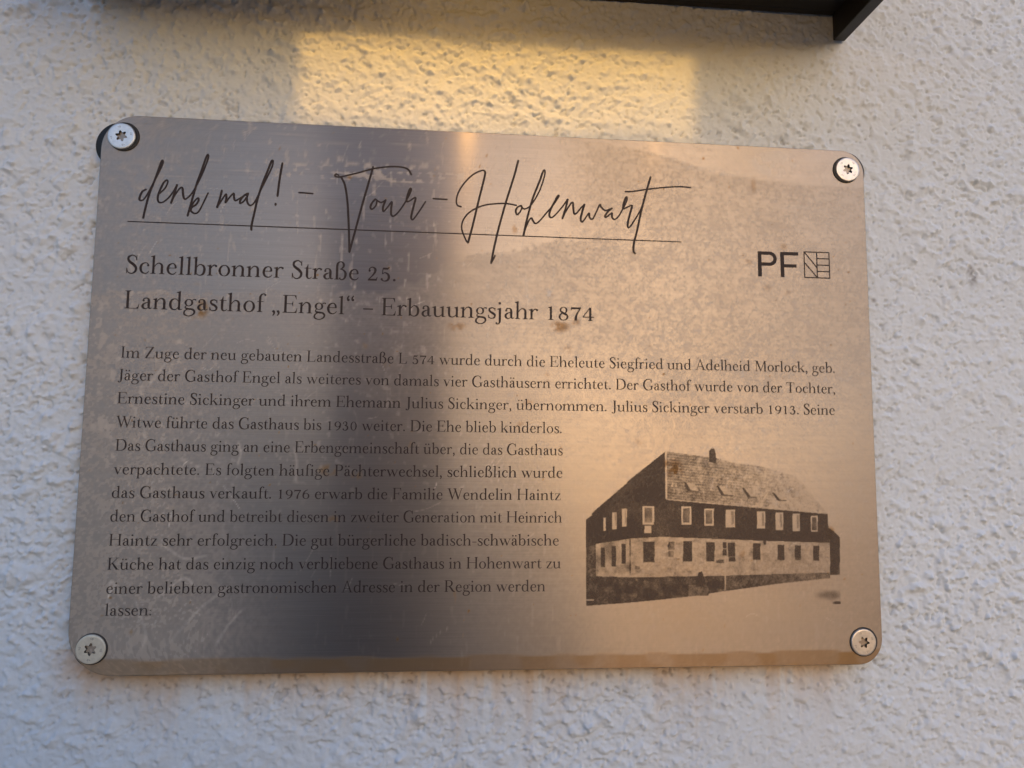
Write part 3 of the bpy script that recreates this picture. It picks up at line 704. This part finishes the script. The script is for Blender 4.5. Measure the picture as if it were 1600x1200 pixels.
# --- engraving
head = Ink()
for s in SCRIPT: head.pen(s)
head.build('headline_lettering', M_INK, plaque)
ul = Ink(); ul.line(-139.0, 61.4, 72.8, 61.4, .42); ul.build('underline', M_INK, plaque)
CAP1, CAPB = 6.75, 4.15
LINES = [("Schellbronner Straße 25.", -138.6, 41.8, 99.4, CAP1), ("Landgasthof „Engel“ – Erbauungsjahr 1874", -138.3, 28.5, 175.6, CAP1),
         ("Im Zuge der neu gebauten Landesstraße L 574 wurde durch die Eheleute Siegfried und Adelheid Morlock, geb.", -138.5, 10.2, 273.4, CAPB),
         ("Jäger der Gasthof Engel als weiteres von damals vier Gasthäusern errichtet. Der Gasthof wurde von der Tochter,", -138.9, 1.9, 273.6, CAPB),
         ("Ernestine Sickinger und ihrem Ehemann Julius Sickinger, übernommen. Julius Sickinger verstarb 1913. Seine", -138.6, -6.6, 272.8, CAPB),
         ("Witwe führte das Gasthaus bis 1930 weiter. Die Ehe blieb kinderlos.", -138.4, -15.3, 163.3, CAPB),
         ("Das Gasthaus ging an eine Erbengemeinschaft über, die das Gasthaus", -138.2, -23.7, 163.3, CAPB),
         ("verpachtete. Es folgten häufige Pächterwechsel, schließlich wurde", -138.2, -32.2, 163.3, CAPB),
         ("das Gasthaus verkauft. 1976 erwarb die Familie Wendelin Haintz", -138.5, -40.6, 162.9, CAPB),
         ("den Gasthof und betreibt diesen in zweiter Generation mit Heinrich", -138.5, -49.0, 163.4, CAPB),
         ("Haintz sehr erfolgreich. Die gut bürgerliche badisch-schwäbische", -138.4, -57.5, 162.2, CAPB),
         ("Küche hat das einzig noch verbliebene Gasthaus in Hohenwart zu", -138.4, -65.9, 162.9, CAPB),
         ("einer beliebten gastronomischen Adresse in der Region werden", -138.3, -74.3, 157.0, CAPB),
         ("lassen:", -138.2, -81.9, 16.0, CAPB)]
for i, (txt, x, z, w, cap) in enumerate(LINES):
    t = Ink(); q = t.text(txt, x, z, w, cap)
    t.build('heading_line' if i < 2 else 'text_line', M_INK, plaque)

logo = Ink()
logo.line(104.85, 58.75, 104.85, 48.45, 1.55)
logo.pen_w = 1.3
tt = np.linspace(math.pi / 2, -math.pi / 2, 22)
cx, cz, ro, ri = 108.9, 55.85, 2.95, 1.55
A_ = [(104.1, 58.80)] + [(cx + 1.05 * ro * math.cos(a), cz + ro * math.sin(a)) for a in tt] + [(104.1, 52.9)]
B_ = [(104.1, 57.40)] + [(cx + 1.05 * ri * math.cos(a), cz + ri * math.sin(a)) for a in tt] + [(104.1, 54.3)]
logo.strip(np.array(A_), np.array(B_))
logo.line(114.25, 58.8, 114.25, 48.45, 1.55)
logo.line(113.5, 58.15, 121.0, 58.25, 1.35)
logo.line(113.5, 53.15, 120.2, 53.2, 1.35)
logo.build('initials_lettering', M_INK, plaque)
em = Ink(); L = .46
for a in ((123.4, 59.2, 134.1, 59.2), (123.4, 48.65, 134.1, 48.65), (123.5, 59.3, 123.5, 48.5), (134.0, 59.3, 134.0, 48.5), (128.8, 59.2, 128.8, 48.6), (128.8, 56.6, 134.0, 56.6), (128.8, 53.95, 134.0, 53.95), (128.8, 51.3, 134.0, 51.3),
          (123.6, 59.1, 128.8, 52.8), (123.6, 54.8, 128.8, 48.7)):
    em.line(*a, L)
em.build('square_emblem', M_INK, plaque)

# --- halftone picture of the inn: an ink density map on a fine sheet
def build_picture():
    x0, x1, z0, z1, s = 33.0, 136.0, -87.5, -20.0, .2
    xs = np.arange(x0, x1, s); zs = np.arange(z0, z1, s)
    X, Z = np.meshgrid(xs, zs)
    def inside(poly, soft=.16):
        """anti-aliased polygon mask"""
        acc = np.zeros_like(X)
        for ox, oz in ((-.25, -.25), (.25, -.25), (-.25, .25), (.25, .25)):
            c = np.zeros(X.shape, bool); x, z = X + ox * s * 2, Z + oz * s * 2
            for (ax, az), (bx, bz) in zip(poly, poly[1:] + poly[:1]):
                cond = (az > z) != (bz > z)
                xi = (bx - ax) * (z - az) / (bz - az if bz != az else 1e-9) + ax
                c ^= cond & (x < xi)
            acc += c
        return acc / 4
    rng = np.random.default_rng(3)
    f1, f2, f3 = fft_gauss(X.shape, 1.1, 1.1, rng), fft_gauss(X.shape, 4, 4, rng), fft_gauss(X.shape, 14, 14, rng)
    D = np.zeros_like(X)
    def put(poly, val, m=None):
        nonlocal D
        k = inside(poly)
        if m is not None: k = k * m
        D = D * (1 - k) + k * val
    P = PICTURE
    put(P['rshed'], .80 + .05 * f1)
    put(P['shed'], .66 + .07 * f1 + .06 * f2)
    rows = np.sin((Z + .095 * X) * 2 * math.pi / 1.05)
    cols = np.sin((X + .2 * Z) * 2 * math.pi / .9 + 1.5 * np.round(rows))
    fade = sstep(128, 66, X + .25 * (Z + 40))
    put(P['roof'], np.clip(.05 + .36 * fade + (.02 + .08 * fade) * rows * .8 + .03 * cols + .07 * f1 + .05 * f2, .05, .75))
    for q in P['skylight']:
        put(q, .14 + .03 * f1)
        (ax, az), (bx, bz), (cx_, cz_), (dx, dz) = q
        put([(ax - .5, az + .2), (ax + .5, az), (dx + .7, dz), (dx - .6, dz - .2)], .72)
        put([(dx - .4, dz - .35), (dx, dz + .15), (cx_, cz_ + .1), (cx_ + .1, cz_ - .35)], .6)
    put(P['gable'], np.clip(.84 + .05 * f1 + .05 * f3, 0, 1))
    g = P['roof']
    put([(g[0][0] - .25, g[0][1]), (g[0][0] + .45, g[0][1]), (g[-1][0] + .45, g[-1][1]), (g[-1][0] - .25, g[-1][1])], .08)
    put([g[-1], (g[-2][0], g[-2][1]), (g[-2][0], g[-2][1] - .5), (g[-1][0], g[-1][1] - .55)], .16 + .05 * f1)
    put(P['chimney'], .74 + .06 * f1)
    put(P['wallface'], np.clip(.10 + .05 * f1 + .07 * np.maximum(f2, 0) + .16 * sstep(64, 36, X) * (.6 + .4 * f2), 0, 1))
    put(P['plinth'], np.clip(.76 + .06 * f1 + .08 * f2 - .24 * sstep(70, 128, X), 0, 1))
    for q in P['bright']: put(q, .06)
    for q in P['framed']:
        put(q, .04)
        c = np.mean(q, 0)
        put([tuple(c + (np.array(p) - c) * np.array([.66, .80])) for p in q], .50 + .08 * f2)
    for q in P['bright'][1:7]:
        c = np.mean(q, 0); w = q[1][0] - q[0][0]
        put([(c[0] + .08 * w, q[0][1] - .4), (c[0] + .36 * w, q[0][1] - .5), (c[0] + .36 * w, q[2][1] + 1.4), (c[0] + .12 * w, q[2][1] + 1.0)], .34)
    for q in P['dark']: put(q, np.clip(.78 + .06 * f1, 0, 1))
    for q in P['grey']: put(q, np.clip(.48 + .14 * f2 + .05 * f1, 0, 1))
    for q in P['light']: put(q, .05)
    put(P['shrub'], .84)
    cq = np.array(P['corner']); cX, cZ = cq[:, 0].max(), cq[:, 1].min()
    D = np.maximum(D, np.clip(.34 * blob(X, Z, cX - 4, cZ + 3.4, 8.5, 2.6, .9) * (1 + .3 * f2) + .75 * blob(X, Z, cX - 1.4, cZ + .5, 2.6, .9, .6), 0, 1) * (X < cX) * (Z > cZ))
    p = P['plinth']
    D *= 1 - .35 * sstep(.8, 2.2, f2) * (X > 100) * (Z < -62)
    D = np.clip(D, 0, 1)
    # keep only the printed rectangle's neighbourhood
    co = np.stack([X / 1000, np.full_like(X, YF - .00002), Z / 1000], -1)
    return grid_obj('building_picture', co, len(xs), len(zs), M_PRINT, plaque, attrs={'ink': D})
build_picture()

# --- screws with star recess, rubber gasket ring and spacer sleeve behind the plate
M_ZINC = [simple_mat('zinc_plated_steel', c, .42, mt, noise=.22, nscale=700, bump=.2) for c, mt in (((.58, .63, .68), .75), ((.56, .55, .55), .8), ((.62, .59, .50), .30), ((.54, .50, .46), .7))]
M_RECESS = simple_mat('worn_star_recess', (.10, .115, .125), .35, 1.0, noise=.4, nscale=900)
M_MARK = simple_mat('stamped_mark', (.22, .21, .22), .5, 1.0)
M_RUBBER = simple_mat('black_rubber', (.012, .011, .012), .6, noise=.3, nscale=500)
def star(th, r0=.00178, r1=.00042): return r0 + r1 * math.cos(6 * th)
def make_screw(zinc, x, z, roll, gx, gz, gr, sx, sz, sr, label):
    s = empty('screw', (x, YF, z), None, None, plaque)
    s.rotation_euler = (0, roll, 0)
    if label: s['label'] = label
    n, R = 96, .00505
    prof = []
    v, f = [], []
    ringsd = [('s', 1.0, .00105), ('c', .0030, .00107), ('c', R - .0006, .00107), ('c', R - .00025, .00100), ('c', R - .00006, .00082), ('c', R, .00055), ('c', R, .0)]
    for kind, r, d in ringsd:
        for k in range(n):
            th = 2 * math.pi * k / n
            rr = star(th) * r if kind == 's' else r
            v.append((rr * math.cos(th), -d, rr * math.sin(th)))
    for i in range(len(ringsd) - 1):
        for k in range(n): f.append((i * n + k, i * n + (k + 1) % n, (i + 1) * n + (k + 1) % n, (i + 1) * n + k))
    mesh_obj('screw_head', v, f, zinc, s)
    v, f = [], []
    for r, d in ((1.0, .00105), (.97, .00040), (.90, -.0004), (.45, -.0009)):
        for k in range(n):
            th = 2 * math.pi * k / n
            v.append((star(th) * r * math.cos(th), -d, star(th) * r * math.sin(th)))
    for i in range(3):
        for k in range(n): f.append((i * n + k, i * n + (k + 1) % n, (i + 1) * n + (k + 1) % n, (i + 1) * n + k))
    v.append((0, .0013, 0))
    for k in range(n): f.append((3 * n + k, 3 * n + (k + 1) % n, len(v) - 1))
    mesh_obj('star_recess', v, f, M_RECESS, s)
    v, f = [], []                                   # stamped figures on the rim
    for a0 in (.4, 1.95, 3.5, 5.1):
        for j, (dr, da, w, h) in enumerate(((0, 0, .00012, .0006), (0, .09, .00012, .0006), (.00028, .045, .0004, .00010), (-.00028, .045, .0004, .00010), (0, .20, .00012, .0006), (.0001, .26, .0003, .0001))):
            a = a0 + da; r = .0036 + dr
            c, q = np.array([r * math.cos(a), r * math.sin(a)]), np.array([math.cos(a), math.sin(a)]); p = np.array([-q[1], q[0]])
            b = len(v)
            for sgn, sg2 in ((-1, -1), (1, -1), (1, 1), (-1, 1)):
                e = c + p * w / 2 * sgn + q * h / 2 * sg2
                v.append((e[0], -.00108 - j * 2e-6, e[1]))
            f.append((b, b + 1, b + 2, b + 3))
    mesh_obj('stamped_marks', v, f, M_MARK, s)
    g = mesh_obj('gasket_ring', *lathe_geo([(.0040, .00001), (.0040, .00035), (gr - .0003, .00040), (gr, .00025), (gr, .00001)], 56), M_RUBBER, s, True)
    ca, sa = math.cos(-roll), math.sin(-roll)
    g.location = (gx, 0, gz)
    if sr:
        sp = mesh_obj('spacer', *lathe_geo([(.002, -.0062), (sr - .0003, -.0062), (sr, -.0059), (sr, -.0021), (sr - .0003, -.0018), (.002, -.0018)][::-1], 56), M_RUBBER, s, True)
        sp.location = (sx, .0, sz)
    return s
make_screw(M_ZINC[0], -.1428, .0940, .25, .0007, .0002, .0056, -.0004, -.0028, .0092, 'bluish zinc screw with a rust-tinted star recess')
make_screw(M_ZINC[1], .1429, .0943, -.35, -.0005, .0001, .0055, .0000, .0000, .0088, None)
make_screw(M_ZINC[2], -.1420, -.0932, .6, .0001, .0001, .0054, .0, .0, .0070, 'yellowish screw with a scraped rim')
make_screw(M_ZINC[3], .1422, -.0941, .1, .0003, .0001, .0055, .0, .0, .0070, None)

# ------------------------------------------------------------------ black lamp box on the wall above
M_BLACK = simple_mat('black_powder_coat', (.006, .0055, .0055), .50, noise=.25, nscale=400, bump=.1)
M_BLACK2 = simple_mat('dark_grey_cut_edge', (.05, .048, .047), .5, noise=.25, nscale=400)
BZ, XW, XO, DEP, TOP = .1657, .1429, .1481, .080, .420
XL, XLO = -.1560, -.1612                   # inner and outer face of the left side panel
lb = empty('wall_lamp_box', (0, 0, Z0 + BZ), 'black metal lamp box on the wall above the plaque, warm light falling from its underside', 'wall lamp')
SLX, SA, SB = .0840, .0220, .0680          # slot: half length, wall-side and street-side edge distances
for name, d in (('back_panel', (XL, XW, -.0045, -.0009, .0, TOP - BZ - .003)),
                ('front_panel', (XL, XW, -DEP, -DEP + .003, -.0100, TOP - BZ - .003)),
                ('top_panel', (XLO, XO, -DEP, -.0009, TOP - BZ - .003, TOP - BZ)),
                ('side_panel', (XW, XO, -DEP, -.0009, -.0112, TOP - BZ - .003)),
                ('side_panel', (XLO, XL, -DEP, -.0009, -.0112, TOP - BZ - .003))):
    box_obj(name, d, M_BLACK, lb, .0004)
# underside with the light slot left open: four strips round the opening
v, f = [], []
for d in ((XL, XW, -SA, -.0046, 0, .002), (XL, XW, -DEP + .0031, -SB, 0, .002), (XL, -SLX, -SB, -SA, 0, .002), (SLX, XW, -SB, -SA, 0, .002)):
    a, b = box_geo(*d); f += [tuple(i + len(v) for i in q) for q in b]; v += a
mesh_obj('bottom_panel', v, f, M_BLACK, lb)
# light channel above the slot: box of four walls and a lid carrying the led bar
v, f = [], []
LH = .034
CH0, CH1 = -.0745, -.0200
for d in ((-SLX - .012, SLX + .012, CH1, CH1 + .002, .0021, LH), (-SLX - .012, SLX + .012, CH0, CH0 + .002, .0021, LH), (-SLX - .014, -SLX - .012, CH0, CH1 + .002, .0021, LH), (SLX + .012, SLX + .014, CH0, CH1 + .002, .0021, LH), (-SLX - .014, SLX + .014, CH0, CH1 + .002, LH, LH + .002)):
    a, b = box_geo(*d); f += [tuple(i + len(v) for i in q) for q in b]; v += a
mesh_obj('light_channel', v, f, M_BLACK, lb)

def area(name, loc, direction, sx, sy, power, spread):
    ld = bpy.data.lights.new(name, 'AREA'); ld.shape = 'RECTANGLE'; ld.size = sx; ld.size_y = sy
    ld.energy = power; ld.color = LED_COLOR; ld.spread = math.radians(spread)
    o = bpy.data.objects.new(name, ld); COL.objects.link(o); o.parent = lb
    o.location = loc
    o.rotation_euler = Vector(direction).to_track_quat('-Z', 'Y').to_euler()
    return o
TH = math.radians(45)
px, pz = -SA - .028 * math.tan(TH), .028
area('led_panel', (.0008, px - .013 * math.cos(TH), pz - .013 * math.sin(TH)), (0, math.sin(TH), -math.cos(TH)), .162, .026, LED_PANEL, 8)
def glow_mat(name, strength):
    m, nt, out = new_mat(name); t = NT(nt)
    e = t.n('ShaderNodeEmission'); e.inputs['Color'].default_value = (*LED_COLOR, 1); e.inputs['Strength'].default_value = strength
    t.l(e.outputs[0], out.inputs['Surface']); return m
for x, k in ((-.0103, 1.0), (.087, .35)):
    lens = mesh_obj('led_lens', *lathe_geo([(.0001, .0050), (.0022, .0044), (.0036, .0030), (.0042, .0008), (.0042, 0.0)], 24), glow_mat('warm_led', LED_DOT * k), lb, True)
    lens.location = (x, -.0765, -.0002); lens.rotation_euler = (math.radians(90), 0, 0)
# ------------------------------------------------------------------ the person whose dark blur shows in the steel (stands behind the camera)
def build_person():
    p = empty('person', (-.085, -.68, 0), 'person in dark jacket and jeans standing before the plaque, a dark blur in its steel', 'person')
    # joints in body space: x to the person's own side, +y towards the wall
    J = [((0, 0, .93), .150), ((0, .010, 1.10), .180), ((0, .015, 1.26), .198), ((0, 0, 1.38), .150), ((0, -.005, 1.455), .058), ((0, .010, 1.53), .066), ((0, .018, 1.60), .088), ((0, .012, 1.66), .086), ((0, .005, 1.70), .060)]
    E = [(i, i + 1) for i in range(8)]
    def add(pt, r, parent):
        J.append((pt, r)); E.append((parent, len(J) - 1)); return len(J) - 1
    tips = []
    for s in (-1, 1):
        a = add((s * .10, 0, 1.40), .075, 3); a = add((s * .19, -.005, 1.375), .086, a); a = add((s * .238, -.01, 1.12), .070, a)
        a = add((s * .225, .035, .89), .036, a); a = add((s * .222, .050, .845), .036, a)
        for k, (dx, dy, L) in enumerate(((.0, .028, .072), (.0, .010, .082), (.0, -.009, .078), (.0, -.026, .062))):
            b = add((s * .220, .048 + dy, .800), .0115, a); b = add((s * .212, .052 + dy, .800 - L * .55), .0095, b); add((s * .200, .056 + dy, .800 - L), .0075, b)
        b = add((s * .205, .085, .825), .0125, a); add((s * .195, .100, .785), .009, b)
        l = add((s * .085, 0, .84), .098, 0); l = add((s * .095, .01, .50), .062, l); l = add((s * .10, -.02, .11), .045, l); l = add((s * .10, .0, .050), .048, l); l = add((s * .112, .13, .035), .036, l)
    me = bpy.data.meshes.new('body')
    me.from_pydata([j[0] for j in J], E, [])
    o = bpy.data.objects.new('body', me); COL.objects.link(o); o.parent = p
    sk = o.modifiers.new('skin', 'SKIN'); sk.use_smooth_shade = True
    sd = me.skin_vertices[0].data if me.skin_vertices else None
    if sd is None:
        bpy.context.view_layer.objects.active = o; o.select_set(True)
        me.skin_vertices.new(); sd = me.skin_vertices[0].data
    for i, (pt, r) in enumerate(J):
        k = r; flat = .72 if i in (0, 1, 2, 3) else 1.0
        sd[i].radius = (k, k * flat) if flat < 1 else (k, k)
    sd[0].use_root = True
    su = o.modifiers.new('sub', 'SUBSURF'); su.levels = 2; su.render_levels = 2
    dg = bpy.context.evaluated_depsgraph_get()
    nm = bpy.data.meshes.new_from_object(o.evaluated_get(dg))
    o.modifiers.clear(); o.data = nm; nm.name = 'body'
    nm.materials.clear()
    for m in (simple_mat('skin', (.42, .25, .18), .5), simple_mat('navy_jacket', (.022, .024, .032), .8, noise=.3, nscale=60),
              simple_mat('dark_jeans', (.022, .027, .045), .85, noise=.3, nscale=80), simple_mat('dark_shoes', (.02, .018, .016), .5)): nm.materials.append(m)
    for f in nm.polygons:
        c = f.center
        f.use_smooth = True
        if c.z < .085: f.material_index = 3
        elif abs(c.x) > .16 and c.z < .90: f.material_index = 0
        elif c.z < .93: f.material_index = 2
        elif c.z < 1.445: f.material_index = 1
        else: f.material_index = 0
    # hair cap, eyes, nose and mouth on the face turned to the wall
    def ball(name, loc, r, mat, cut=None, n=20):
        v, f = [], []
        for i in range(n + 1):
            for k in range(n * 2):
                t, q = math.pi * i / n, math.pi * k / n
                v.append((r[0] * math.sin(t) * math.cos(q), r[1] * math.sin(t) * math.sin(q), r[2] * math.cos(t)))
        for i in range(n):
            for k in range(n * 2):
                idx = (i * 2 * n + k, (i + 1) * 2 * n + k, (i + 1) * 2 * n + (k + 1) % (2 * n), i * 2 * n + (k + 1) % (2 * n))
                if cut is None or cut(np.mean([v[j] for j in idx], 0)): f.append(idx)
        b = mesh_obj(name, v, f, mat, p, True); b.location = loc; return b
    ball('hair', (0, -.004, 1.638), (.094, .108, .118), simple_mat('dark_hair', (.10, .075, .055), .6, noise=.4, nscale=300), lambda c: c[2] > -.03 + .9 * max(c[1] + .01, 0) or (c[1] < -.02 and c[2] > -.09))
    for s in (-1, 1): ball('eye', (s * .033, .093, 1.600), (.013, .010, .008), simple_mat('eye_white', (.5, .48, .46), .3))
    ball('nose', (0, .106, 1.572), (.014, .020, .028), nm.materials[0])
    ball('mouth', (0, .092, 1.530), (.024, .008, .006), simple_mat('lips', (.30, .13, .11), .5))
    return p
build_person()
